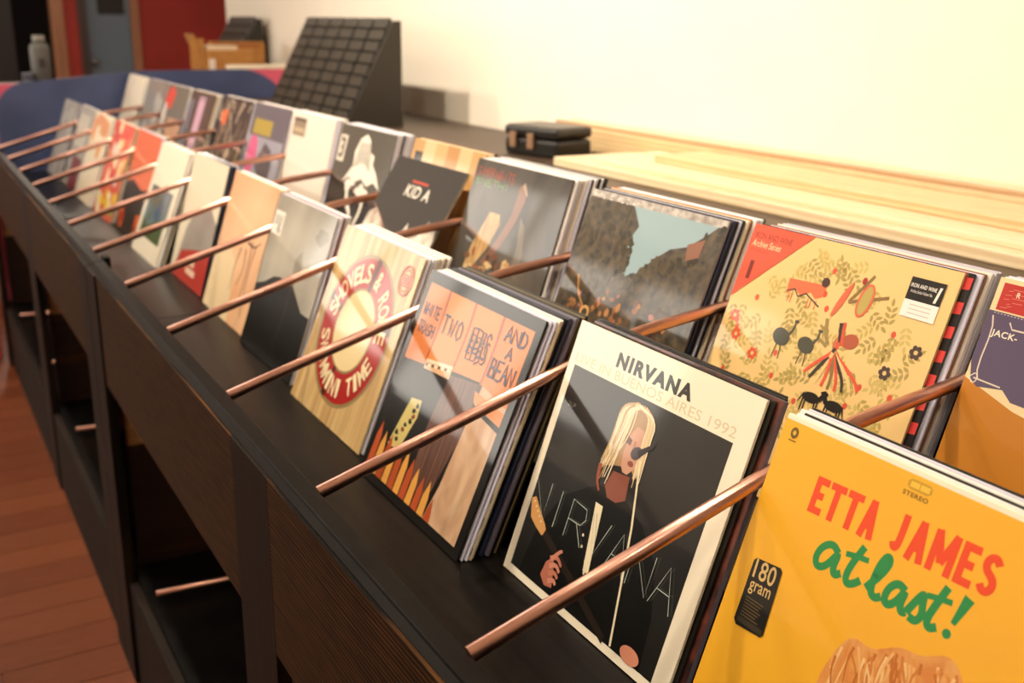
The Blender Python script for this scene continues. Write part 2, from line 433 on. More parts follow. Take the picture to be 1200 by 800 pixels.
# single-stroke capitals for hand lettering
SF = {'A': [[(0,0),(.5,1),(1,0)],[(.2,.4),(.8,.4)]], 'B': [[(0,0),(0,1),(.7,.95),(.75,.6),(0,.52),(.85,.45),(.85,.05),(0,0)]],
 'D': [[(0,0),(0,1),(.7,.85),(1,.5),(.7,.12),(0,0)]], 'E': [[(1,1),(0,1),(0,0),(1,0)],[(0,.5),(.8,.5)]],
 'H': [[(0,0),(0,1)],[(1,0),(1,1)],[(0,.5),(1,.5)]], 'I': [[(.5,0),(.5,1)]], 'N': [[(0,0),(0,1),(1,0),(1,1)]],
 'O': [[(.5,1),(.05,.75),(.05,.25),(.5,0),(.95,.25),(.95,.75),(.5,1)]], 'R': [[(0,0),(0,1),(.8,.95),(.9,.7),(.7,.5),(0,.48)],[(.5,.48),(1,0)]],
 'S': [[(.95,.85),(.5,1),(.05,.8),(.2,.55),(.8,.42),(.95,.2),(.5,0),(.05,.12)]], 'T': [[(0,1),(1,1)],[(.5,1),(.5,0)]],
 'V': [[(0,1),(.5,0),(1,1)]], 'W': [[(0,1),(.25,0),(.5,.7),(.75,0),(1,1)]]}
def hand(art, s, u0, v0, u1, v1, wd, m, rn=None, gap=0.3, j=0.0, slope=0.0):
    art.lay(); n = len(s); cw = (u1-u0)/(n+(n-1)*gap)
    for i, ch in enumerate(s):
        bx = u0+i*cw*(1+gap)
        for st in SF.get(ch, []):
            pts = []
            for a, b in st:
                da = rn.uniform(-j, j) if rn else 0; db = rn.uniform(-j, j) if rn else 0
                pts.append((bx+(a+da)*cw, v0+slope*(bx-u0)+(b+db)*(v1-v0)))
            art.line(pts, wd, m)

BL = {'E': [[(.0,0),(.0,1)],[(.0,1),(1,1)],[(.0,.5),(.85,.5)],[(.0,0),(1,0)]], 'T': [[(0,1),(1,1)],[(.5,1),(.5,0)]], 'A': [[(0,0),(.5,1)],[(.5,1),(1,0)],[(.2,.3),(.8,.3)]],
 'J': [[(.75,1),(.75,.28),(.55,.05),(.2,.05),(.0,.2)]], 'M': [[(0,0),(0,1)],[(0,1),(.5,.25)],[(.5,.25),(1,1)],[(1,1),(1,0)]],
 'S': [[(.95,.82),(.7,.98),(.3,.98),(.05,.8),(.2,.58),(.8,.42),(.95,.2),(.7,.02),(.3,.02),(.05,.18)]]}
def block(art, s, u0, v0, u1, v1, wd, m, slope=0.0):
    """heavy sans capitals made of flat strokes"""
    wts = [1.35 if c == 'M' else .8 if c == 'J' else .9 if c == 'E' else 1.05 for c in s]
    gap = .14; un = (u1-u0)/(sum(wts)+gap*(len(s)-1)); bx = u0
    for ch, k in zip(s, wts):
        w = un*k
        for st in BL[ch]:
            h = wd/2
            pts = []
            for a_, b_ in st:
                hz = len(st) == 2 and st[0][1] == st[1][1] and ch in 'ET'
                uu = bx + a_*w if hz else bx + h + a_*(w-wd); vv = v0 + slope*(bx-u0) + slope*a_*w
                vv += (h + b_*(v1-v0-wd)) if (ch in 'SJ' or len(st) == 2 and st[0][1] == st[1][1]) else b_*(v1-v0)
                pts.append((uu, vv))
            if ch == 'J': pts[0] = (pts[0][0], v0+slope*(bx-u0)+(v1-v0))
            art.line(pts, wd, m, None, 2 if ch in 'SJ' else 0)
        bx += un*(k+gap)

_sl = {}
def sleeve(x, y, zf, b, col, th=0.004, w=SW, h=SW, rough=0.3):
    """one record sleeve: thin card square leaning back by angle b with its foot on the tray"""
    k = (col, round(th, 4), w, h)
    if k not in _sl:
        bm = bmesh.new(); add_box(bm, 0, w, 0, th, 0, h); bevel(bm, min(0.0009, th*0.3), 1)
        me = bpy.data.meshes.new('record_sleeve'); bm.to_mesh(me); bm.free()
        me.materials.append(mat(col, 0.42, 0, 0.5, 0.12, 0.4, 'sleeve_card') if col[0] == '#' else _M[col])
        _sl[k] = me
    o = bpy.data.objects.new('record_sleeve', _sl[k]); COL.objects.link(o)
    o.location = (x, y, zf + th*math.sin(b) + 0.0002); o.rotation_euler = (-b, 0, 0)
    return o
ORD = ['', 'first', 'second', 'third', 'fourth', 'fifth', 'sixth', 'seventh', 'eighth', 'ninth', 'tenth', 'eleventh']
CN = {'#f1ece6': 'white', '#d9d6e6': 'lavender', '#15130f': 'black', '#e9d9b8': 'cream', '#c0bcc6': 'grey', '#23283e': 'navy', '#8d5a3c': 'brown', '#c8442f': 'red', '#6d6672': 'charcoal', '#d8b487': 'tan', '#c76b3a': 'orange', '#6b5a3a': 'olive'}
WH, LV, BK, CR, GY, NV, BR, RD, CH, TN, ORG, OL = CN.keys()
def slot(row, k, dx, y, b, short, label, body, art, stack=(), th=0.004, zadj=0.0):
    """front sleeve with its print, then the sleeves that lean behind it"""
    rn = random.Random(hash((row, k)) % 1000 if False else (k+3)*7 + (0 if row == 'F' else 100))
    zf = Z0 + (-0.14 if row == 'F' else -0.045) + zadj
    x = min(max(-(k+1)*PITCH + 0.02 + dx, -(k+1)*PITCH+0.0088), -k*PITCH-0.0088-SW)
    rname = 'front row' if row == 'F' else 'back row'
    o = sleeve(x, y, zf, b, body, th)
    tag(o, label, 'record sleeve', 'record sleeves in the ' + rname)
    a = Art(o); art(a, rn); a.done()
    yy = y + th/math.cos(b)
    for i, sp in enumerate(stack):
        c, t2, ddx = (sp + (0.004, 0.0))[:3] if len(sp) < 3 else sp[:3]
        yy += 0.0006 + rn.uniform(0, 0.0012)
        xs_ = min(max(x + ddx + rn.uniform(-0.003, 0.003), -(k+1)*PITCH+0.0088), -k*PITCH-0.0088-SW)
        q = sleeve(xs_, yy, zf, b, c, t2)
        tag(q, '%s-edged record sleeve, %s behind the %s sleeve' % (CN.get(c, 'dark'), ORD[i+1], short), 'record sleeve', 'record sleeves in the ' + rname)
        if len(sp) > 3:
            a2 = Art(q); sp[3](a2, rn); a2.done()
        yy += t2/math.cos(b)
    return o

P = pr
# ---- front row, nearest the aisle
def art_yellow(a, rn):
    a.rect(0.0, 0.0, 1.0, 0.984, P('#f2b22c'))
    red = P('#ea4a22'); gr = P('#1e8a4a')
    a.lay()
    block(a, 'ETTA', .178, .768, .405, .872, .0205, red, .03); block(a, 'JAMES', .455, .776, .764, .882, .0205, red, .03)
    a.lay()
    W = 0.021
    def S(pts, w=W, w1=None): a.line(pts, w, gr, w1, 2)
    # brush script "at last !"
    S([(.325,.705),(.298,.722),(.268,.70),(.258,.665),(.272,.643),(.300,.655),(.328,.712),(.322,.665),(.333,.645),(.352,.66)])
    S([(.395,.755),(.375,.70),(.368,.66),(.380,.642),(.402,.655),(.415,.67)]); S([(.347,.715),(.38,.722),(.42,.727)], 0.015)
    S([(.437,.66),(.468,.71),(.482,.75),(.470,.765),(.456,.74),(.450,.69),(.455,.655),(.472,.648),(.488,.66)])
    S([(.548,.705),(.522,.715),(.500,.69),(.497,.66),(.512,.648),(.532,.665),(.550,.71),(.545,.668),(.556,.65),(.568,.658)])
    S([(.568,.658),(.590,.71),(.600,.722),(.602,.70),(.612,.67),(.600,.648),(.578,.652)])
    S([(.652,.765),(.636,.71),(.626,.668),(.637,.65),(.658,.663)]); S([(.606,.722),(.640,.730),(.675,.735)], 0.015)
    a.line([(.712,.765),(.694,.69)], 0.03, gr, 0.014); a.ell(.688, .662, .012, .012, gr)
    br = P('#8a6414'); a.lay()
    a.poly([(.448,.952),(.458,.945),(.512,.945),(.522,.952),(.522,.965),(.512,.972),(.458,.972),(.448,.965)], P('#c99a26'))
    a.lay(); a.rect(.456,.951,.484,.966, P('#f0c044')); a.rect(.487,.951,.515,.966, P('#f0c044'), False)
    a.text('STEREO', .442, .926, .520, .939, br, 0.03)
    a.lay(); a.ell(.047, .952, .014, .017, P('#6a531a')); a.lay(); a.ell(.047, .952, .006, .007, P('#e6b83a'))
    a.rect(.033, .927, .062, .931, br)
    # pale hair at the foot of the cover
    hair = noise_mat('print_hair', '#d8863e', '#e8a75c', (60, 60, 25), 3, 0.5, 0.8, dist=1.0)
    def dome(t): return (.40+.45*t, .40+.145*(1-math.exp(-t/.07))+.012*math.sin(t*19)+.065*math.exp(-((t-.66)/.2)**2)-.18*(max(0, t-.82)/.18)**1.6)
    a.lay(); a.poly([(.40,.0)] + [dome(k/24) for k in range(25)] + [(.85,.0)], hair)
    R = random.Random(31); hc = [P(c) for c in ('#e2964a', '#efb56e', '#d07f36', '#f3c688', '#c46f2c')]
    for q in range(70):
        if q % 10 == 0: a.lay()
        t = R.uniform(.02, .95); u, v = dome(t); d = R.uniform(.02, .10)
        a.line([(u, v-.008-R.uniform(0, .05)), (u+d*.5*R.uniform(-.6, 1), v-.05-d*.4), (u+d*R.uniform(-.4, 1), v-.10-d)], .009, R.choice(hc), .002, 2)
    # foil sticker
    st = Art(a.p); st.n = a.n + 1
    st.poly([(.066,.385),(.078,.372),(.176,.380),(.184,.390),(.173,.578),(.163,.586),(.072,.576),(.064,.566)], P('#16110c')); 
    so = st.done('sticker')
    st2 = a; gold = P('#d9b674'); a.n = st.n
    a.text('180', .077, .520, .160, .576, gold, 0.01, rot=0.05, parent=so)
    a.text('gram', .080, .472, .162, .510, gold, 0.008, rot=0.05, parent=so)
    for q in range(7): a.rect(.082, .460-q*.009, .152-0.006*(q % 3), .4625-q*.009, P('#6b5836'), False)
    a.rect(.078, .384, .178, .400, P('#3a3020'), False)
slot('F', -1, -0.009, 0.216, 0.346, 'yellow', 'yellow record sleeve with red and green title lettering and a black sticker', '#f4ead2', art_yellow,
     [(WH, .006), (BK, .003, .004), (WH, .005, -.002), (LV,), (BK,)])

def art_stage(a, rn):
    cream = P('#f6ead2'); a.rect(0, 0, 1, 1, cream)
    dk = P('#0f0d0b')
    a.rect(.04, .03, .925, .836, noise_mat('print_stage', '#0d0b09', '#1b1815', (9, 9, 9), 2, 0.5, 0.9))
    a.text('NIRVANA', .272, .893, .690, .949, P('#2c2824'), 0.055)
    a.text('LIVE IN BUENOS AIRES 1992', .035, .849, .925, .884, P('#dac9a6'), 0.0)
    a.text('2LP', .075, .685, .125, .703, P('#8e8578'))
    skin = P('#d98f72'); hair = noise_mat('print_blond', '#d9b98c', '#f3dcb6', (300, 300, 20), 2, 0.5, 0.9); hs = P('#8c4a36')
    jk = P('#090807'); white = P('#efe0bd')
    # a generic singer: dark jacket, pale hair, microphone stand, guitar neck
    a.lay(); a.poly([(.10,.03),(.13,.22),(.22,.38),(.34,.46),(.40,.49),(.55,.49),(.66,.45),(.78,.36),(.84,.20),(.86,.03)], jk)
    R = random.Random(17)
    a.lay(); a.poly([(.42,.50),(.44,.56),(.53,.57),(.545,.49),(.50,.465),(.45,.465)], P('#8a4c3c'))
    a.lay(); a.poly([(.385,.56),(.378,.64),(.39,.72),(.42,.785),(.455,.812),(.505,.808),(.545,.775),(.565,.71),(.57,.62),(.555,.57),(.52,.60),(.44,.58)], P('#b08a62'))
    a.lay(); a.poly([(.468,.59),(.458,.64),(.466,.70),(.49,.74),(.525,.735),(.545,.70),(.548,.64),(.535,.60),(.51,.572),(.485,.572)], P('#cf9a80'))
    a.lay(); a.poly([(.445,.672),(.482,.668),(.484,.688),(.45,.70)], P('#6a4430')); a.ell(.512,.612,.016,.010,P('#8a4a3c')); a.poly([(.495,.69),(.508,.69),(.515,.645),(.50,.64)], P('#b88068'))
    a.lay()
    for q in range(34):
        t = q/33; side = -1 if t < .62 else 1
        top = (.47+R.uniform(-.02,.03), .812-R.uniform(0,.012))
        if side < 0: mid, end = (.375+t*.13+R.uniform(-.01,.01), .70), (.362+t*.10+R.uniform(-.012,.012), .50+R.uniform(0,.09))
        else: mid, end = (.535+(t-.62)*.10, .70), (.54+(t-.62)*.11, .53+R.uniform(0,.07))
        a.line([top, (mid[0], .785), mid, end], .011, P(R.choice(['#d9bb8c', '#ecd6ae', '#c4a070', '#f2e2c0'])), .003, 2)
        if q % 8 == 0: a.lay()
    a.lay(); a.line([(.365,.56),(.372,.50),(.40,.47)], .022, P('#9c5038'), .006, 1)
    a.lay(); a.poly([(.405,.43),(.448,.43),(.485,.19),(.452,.19)], white)
    for q in range(6): a.ell(.425+q*.012-(.03 if q < 2 else 0), .30-q*.038, .006, .006, white, n=8)
    a.line([(.555,.64),(.62,.42),(.70,.035)], .010, white)
    a.lay(); a.ell(.525, .655, .030, .022, P('#4a4248'), rot=.5); a.line([(.535,.655),(.60,.71)], .026, P('#2a2628'), .012)
    tan = P('#d39a5c')
    a.lay(); a.poly([(.045,.30),(.07,.315),(.11,.285),(.17,.245),(.20,.215),(.17,.20),(.12,.215),(.075,.235)], tan)
    a.line([(.18,.215),(.33,.165),(.66,.035)], .030, P('#241a14'), .030)
    for q in range(5): a.ell(.07+q*.018, .296-q*.013, .004, .004, P('#efe0bd'), n=6)
    a.lay(); a.poly([(.235,.075),(.245,.13),(.28,.165),(.30,.12),(.32,.06),(.275,.05)], P('#b86f58'))
    a.lay()
    for q in range(4): a.line([(.262+q*.008,.150-q*.026),(.30+q*.006,.172-q*.027),(.335,.150-q*.024)], .020, P('#d58c74') if q % 2 else P('#c87c64'), .012, 2)
    a.line([(.27,.15),(.305,.195),(.318,.20)], .018, P('#d58c74'), .010, 1)
    a.lay(); a.ell(.80, .055, .05, .028, skin)
    thin = P('#b9c4bb')
    hand(a, 'NIRVANA', .035, .255, .905, .395, .0032, thin, gap=.18, slope=-.01)
    a.lay(); hand(a, 'NIRVANA', .050, .262, .920, .402, .0018, P('#5c5c52'), gap=.18, slope=-.01)
def art_dim(a, rn):
    a.rect(.0, .0, 1, 1, noise_mat('print_crowd', '#1a0f0d', '#7a3a2a', (30, 30, 30), 3, 0.5, 0.9))
slot('F', 0, -0.001, 0.222, 0.339, 'cream-bordered stage photo', 'cream-bordered record sleeve with a dark stage photo and thin white lettering', '#f3e4c6', art_stage,
     [(BK, .003, .004), (CH, .007, .013, art_dim), (BK, .004, .004), (BK,)])

def art_stripes(a, rn):
    a.rect(0, 0, 1, 1, P('#16130f'))
    x = [.04, .235, .475, .715, .955]; org = [P('#d67c42'), P('#df8846'), P('#de8544'), P('#da7e40')]; se = P('#a8512b')
    bot = [.58, .62, .64, .60]
    a.lay()
    for q in range(4): a.poly([(x[q], bot[q]), (x[q+1], bot[q]+.02), (x[q+1], .945), (x[q], .945)], org[q])
    a.lay()
    for q in (1, 2, 3): a.line([(x[q], .945), (x[q]+.012, .80), (x[q], bot[q])], .022, se, .012, 2)
    blk = P('#16130f'); brn = noise_mat('print_brown_cloth', '#4a2f25', '#70493a', (240, 240, 8), 3, .5, .9); bei = noise_mat('print_beige_cloth', '#c49a78', '#dcb894', (25, 25, 12), 3, .5, .9, dist=1.0)
    a.lay()
    a.poly([(.475,.62),(.74,.655),(.73,.46),(.66,.17),(.61,.08),(.46,.14),(.44,.36)], brn)
    a.poly([(.74,.655),(.955,.62),(.955,.04),(.66,.04),(.70,.20)], bei)
    a.poly([(.24,.63),(.475,.66),(.475,.60),(.24,.585)], P('#ddb088'))
    a.lay(); a.poly([(.24,.615),(.475,.645),(.475,.655),(.24,.628)], P('#e7d7bb'))
    for q in range(8): a.ell(.255+q*.028, .605+q*.004, .010, .008, P('#efe3c8') if q % 2 else blk, n=7)
    a.poly([(.70,.62),(.955,.60),(.955,.545),(.72,.575)], org[2]); a.lay(); a.poly([(.72,.57),(.955,.545),(.955,.52),(.73,.55)], blk)
    # spotted sash and a fringe of pencils
    a.lay(); a.poly([(.235,.44),(.33,.455),(.34,.38),(.28,.20),(.17,.20)], P('#cdbb72'))
    for q in range(9): a.blob(.20+.016*q+rn.uniform(-.02,.02), .215+.026*q, .016, .012, P('#7c3a1e') if q % 3 == 0 else blk, rn)
    a.lay()
    cs = [P('#b5512a'), P('#e0a04c')]
    for q in range(11):
        u = .045+q*.062; t = .26-.012*q+rn.uniform(-.03,.03)
        a.poly([(u,.04),(u+.055,.04),(u+.052,t-.05),(u+.028,t+.02),(u+.004,t-.05)], cs[q % 2])
    ink = P('#35304a'); R = random.Random(2)
    hand(a, 'WHITE', .06, .80, .215, .855, .009, ink, R, .25, .06); hand(a, 'TRASH', .06, .715, .215, .77, .008, ink, R, .25, .06)
    hand(a, 'TWO', .265, .765, .445, .845, .011, ink, R, .35, .06)
    hand(a, 'EEBS', .525, .745, .685, .855, .011, ink, R, .2, .07); hand(a, 'EEBS', .535, .720, .690, .82, .008, ink, R, .2, .08)
    hand(a, 'AND', .77, .86, .93, .925, .012, ink, R, .3, .06); hand(a, 'A', .82, .795, .865, .845, .012, ink, R); hand(a, 'BEAN', .745, .70, .93, .775, .012, ink, R, .25, .06)
def art_edge(c1, c2):
    def f(a, rn):
        a.rect(.0, .0, 1, 1, P(c1)); 
        for q in range(9): a.rect(.93, q*.11+.02, .995, q*.11+.02+rn.uniform(.03,.09), P(c2), False)
    return f
slot('F', 1, 0.0035, 0.175, 0.405, 'orange-striped', 'black-bordered record sleeve with orange stripes and dark hand lettering', '#191613', art_stripes,
     [(LV, .003, .004), (LV, .003, .005), (CR, .004, .003, art_edge('#efe2c4', '#2a2020')), (WH, .003, .005), (BK, .005, .002), (NV, .005, .004), (CH, .005, .005), (BK, .005), (OL, .003, .004), (BK, .004)])

def art_ring(a, rn):
    a.rect(0, 0, 1, 1, noise_mat('print_planks', '#b08a56', '#d6b47c', (60, 60, 3), 4, .5, .9, dist=.8))
    dark = P('#4d1410'); red = P('#a51f1b'); cr = P('#f1ddb0')
    cx, cy, r1, r0 = .50, .505, .40, .235
    a.lay(); a.ring(cx, cy, r1, r1+.022, P('#8f7a4f'), 56, .97); a.ring(cx, cy, r0-.012, r0, P('#8f7a4f'), 56, .97)
    a.lay(); a.ring(cx, cy, r0, r1, red, 56, .97)
    a.lay()
    for t in (.25, 1.45, 2.85, 4.45):
        a.ring(cx, cy, r0-.006, r1+.010, dark, 5, .97, t-.07, t+.07)
    a.lay(); a.ell(cx, cy, r0-.012, (r0-.012)*.97, P('#e4cb98'))
    def arc(s, t0, t1, rr, size, flip=False):
        n = len(s)
        for i, ch in enumerate(s):
            if ch == ' ': continue
            t = t0+(t1-t0)*i/max(1, n-1)
            ang = t-math.pi/2 if not flip else t+math.pi/2
            u, v = cx+rr*math.cos(t), cy+rr*.97*math.sin(t)
            w = size*(.35 if ch in "I'" else .62)
            uu = u-(w/2)*math.cos(ang)+(size/2)*math.sin(ang); vv = v-(w/2)*math.sin(ang)-(size/2)*math.cos(ang)
            a.text(ch, uu, vv, uu+w, vv+size, cr, .02, rot=ang)
    arc('SHOVELS & ROPE', math.radians(170), math.radians(8), .318, .105)
    arc("SWIMMIN' TIME", math.radians(198), math.radians(338), .318, .10, True)
    rd = P('#c23a22')
    a.lay(); a.ring(.885, .865, .066, .074, rd, 30, 1.05); a.ring(.885, .865, .050, .054, rd, 30, 1.05)
    for q in range(5): a.rect(.845, .835+q*.013, .925, .842+q*.013, rd, False)
slot('F', 2, -0.0106, 0.196, 0.385, 'red ring', 'tan wood-print record sleeve with a red ring and cream lettering', '#d8c59a', art_ring,
     [(GY, .004, .004), (WH, .003, .003), (LV, .003, .004), (CR, .005, .004), (WH, .005, .003), (CR, .004, .002), (WH, .004)])

def art_mist(a, rn):
    a.rect(0, 0, 1, 1, noise_mat('print_mist', '#8d877a', '#b8b1a1', (5, 5, 5), 2, .5, .9))
    bk = P('#100e0d')
    a.lay(); a.poly([(0,0),(1,0),(1,.40),(.86,.40),(.74,.46),(.62,.52),(.52,.50),(.40,.52),(.28,.50),(.15,.44),(0,.40)], bk)
    a.lay(); a.blob(.62, .62, .07, .10, P('#8a8275'), rn); a.blob(.86, .86, .09, .05, P('#847c6f'), rn)
    a.line([(.60,.52),(.62,.30),(.56,.12)], .05, P('#26221e'), .02, 2)
    st = Art(a.p); st.n = a.n+1; st.rect(.01, .745, .19, .895, P('#e7e2d6'))
    so = st.done('sticker'); a.n = st.n
    for q in range(5): a.rect(.03, .872-q*.016, .165, .880-q*.016, P('#7d786c'), False)
    a.text('6', .105, .755, .165, .815, P('#4a463e'), .01, parent=so)
slot('F', 3, -0.012, 0.208, 0.336, 'grey misty', 'grey misty record sleeve, black below, with a small white sticker', '#cfc9bf', art_mist,
     [(LV, .004, .004), (BR, .003, .003), (LV, .005, .004), (WH,)])
def art_peach(a, rn):
    a.rect(0, 0, 1, 1, noise_mat('print_peach', '#e2a578', '#ecc096', (3, 3, 5), 2, .5, .9))
    d = P('#4c3226')
    a.lay(); a.poly([(.0,.0),(.0,.42),(.25,.52),(.5,.40),(.62,.0)], P('#e6cda4'))
    for l in ([(.55,.52),(.50,.38),(.51,.21)], [(.84,.59),(.80,.40),(.86,.09)], [(.65,.53),(.70,.40),(.63,.27)], [(.75,.60),(.78,.30),(.74,.15)], [(.66,.58),(.80,.56),(.92,.62)]):
        a.line(l, .022, d, .006, 2)
slot('F', 4, -0.003, 0.221, 0.32, 'peach', 'peach record sleeve with dark brush strokes beside the grey misty one', '#e8d2b4', art_peach, [(CR, .004), (WH, .005), (WH, .004)])
def art_redfoot(a, rn):
    a.rect(0, 0, 1, 1, P('#e3d6bd'))
    a.lay(); a.poly([(.1,0),(1,0),(1,.55),(.75,.66),(.42,.60),(.22,.40)], noise_mat('print_dusk', '#8a8079', '#a3978c', (6, 6, 6), 2, .5, .9))
    a.lay(); a.poly([(.05,0),(1,0),(1,.34),(.55,.28),(.22,.22)], P('#b3352a'))
    a.lay(); a.rect(.45, .08, .72, .13, P('#e9c9b0')); a.rect(.48, .15, .66, .19, P('#e9c9b0'), False)
slot('F', 5, -0.0106, 0.228, 0.29, 'red-footed cream', 'cream record sleeve shading to grey and red at its foot', '#2a2a33', art_redfoot, [(NV, .005, .003), (BK, .004, .003), (LV, .003)])
def art_land(a, rn):
    a.rect(0, 0, 1, 1, P('#eadfca'))
    a.rect(.12, .16, .88, .62, noise_mat('print_valley', '#3b4a2c', '#6f7f8c', (14, 14, 10), 3, .5, .9))
    a.lay(); a.poly([(.12,.16),(.88,.16),(.88,.30),(.6,.34),(.35,.26),(.12,.31)], P('#46552d')); a.blob(.55, .42, .10, .09, P('#3c4f6e'), rn)
slot('F', 6, -0.0125, 0.200, 0.373, 'white-bordered landscape', 'cream-white record sleeve with a small green and blue landscape picture', '#e9e0d0', art_land, [(WH, .004), (BK, .004, .003), (CR, .004)])
def art_sky(a, rn):
    a.rect(0, 0, 1, 1, P('#d76a45'))
    a.lay(); a.poly([(0,0),(1,0),(1,.50),(.7,.46),(.3,.52),(0,.47)], P('#33261f'))
    for q in range(9): a.blob(rn.uniform(.05,.95), rn.uniform(.04,.22), .09, .06, P(rn.choice(['#d8622a', '#e89a3c', '#a63a1c'])), rn)
slot('F', 7, -0.008, 0.220, 0.33, 'orange sky', 'orange record sleeve with dark ground and flame-coloured patches below', '#bdb6c6', art_sky, [(LV, .006, .003), (BK, .004), (TN,)])
def art_bright(a, rn):
    a.rect(0, 0, 1, 1, P('#d9604a'))
    for q in range(26): a.blob(rn.uniform(.05,.95), rn.uniform(.35,.97), rn.uniform(.05,.12), rn.uniform(.04,.10), P(rn.choice(['#f3e2b8', '#f0c070', '#e58a68', '#e9d0c4', '#d44a3a'])), rn, up=q % 6 == 0)
    for q in range(12): a.blob(rn.uniform(.05,.9), rn.uniform(.03,.26), .10, .06, P(rn.choice(['#f2c63a', '#e8b030', '#a9b45a', '#f3e2b8'])), rn)
slot('F', 8, -0.004, 0.210, 0.35, 'red and yellow patchwork', 'red record sleeve dappled with yellow and cream patches', '#d3b49a', art_bright, [(TN, .004), (WH, .004), (BR,)])
def art_pale(c1, c2, seed):
    def f(a, rn):
        a.rect(0, 0, 1, 1, P(c1)); a.lay()
        for q in range(7): a.blob(rn.uniform(.1,.9), rn.uniform(.05,.95), .14, .10, P(c2), rn)
    return f
slot('F', 9, 0.0, 0.205, 0.34, 'ivory and orange', 'ivory record sleeve with pale orange patches beside the red patchwork one', '#ece0cc', art_pale('#f2e3c6', '#e9a06a', 1), [(WH, .005), (TN,)])
def art_redstem(a, rn):
    a.rect(0, 0, 1, 1, P('#b7aea4')); a.lay(); a.rect(.3, .0, .9, .38, P('#8b3b34')); a.rect(.1, .5, .8, .9, P('#d9d0c2'), False)
slot('F', 10, 0.002, 0.212, 0.33, 'grey and maroon', 'grey record sleeve with a maroon block at its foot', '#b9b2ab', art_redstem, [(GY, .004), (WH,)])
slot('F', 11, 0.004, 0.20, 0.34, 'silver-grey', 'plain silver-grey record sleeve standing at the blue end board', '#b5aea6', art_pale('#b9b1a8', '#cfc9c0', 2), [(GY, .004)])

# ---- back row on the raised tier
def art_truck(a, rn):
    a.rect(0, 0, 1, 1, P('#e6cfa0'))
    a.lay(); a.rect(0.02, .895, .98, .985, P('#b8302a')); a.poly([(0,0),(1,0),(1,.58),(.5,.56),(.2,.60),(.0,.66)], P('#c07a22'))
    a.lay(); a.poly([(.0,.89),(.98,.89),(.98,.60),(.18,.625),(.14,.655),(.05,.64),(.02,.66),(.0,.72)], P('#574b66'))
    ln = P('#d9cbb8')
    a.lay(); a.line([(.02,.875),(.035,.83),(.03,.70),(.045,.665)], .005, ln, None, 1); a.line([(.03,.665),(.13,.66)], .005, ln); a.line([(.085,.865),(.10,.845),(.30,.85)], .005, ln)
    a.line([(.015,.665),(.035,.685),(.045,.66),(.03,.645),(.015,.665)], .004, ln, None, 1)
    for q in range(14): a.line([(.02+q*.012,.885),(.02+q*.012+.006,.885)], .002, ln)
    for q in range(10): a.line([(.02+rn.uniform(0,.05),.905+q*.007),(.05+rn.uniform(0,.08),.907+q*.007)], .0016, P('#d98a78'))
    a.text('JACK-', .035, .805, .128, .833, P('#efe3cd'), .02)
    a.text('R', .075, .945, .088, .963, P('#efe3cd'), .02)
slot('B', -1, -0.012, 0.501, 0.337, 'purple and ochre', 'record sleeve with purple line drawing over ochre ground and red top band', '#2d2624', art_truck, [(WH, .004, -.004), (LV, .005, -.003), (GY, .004)])

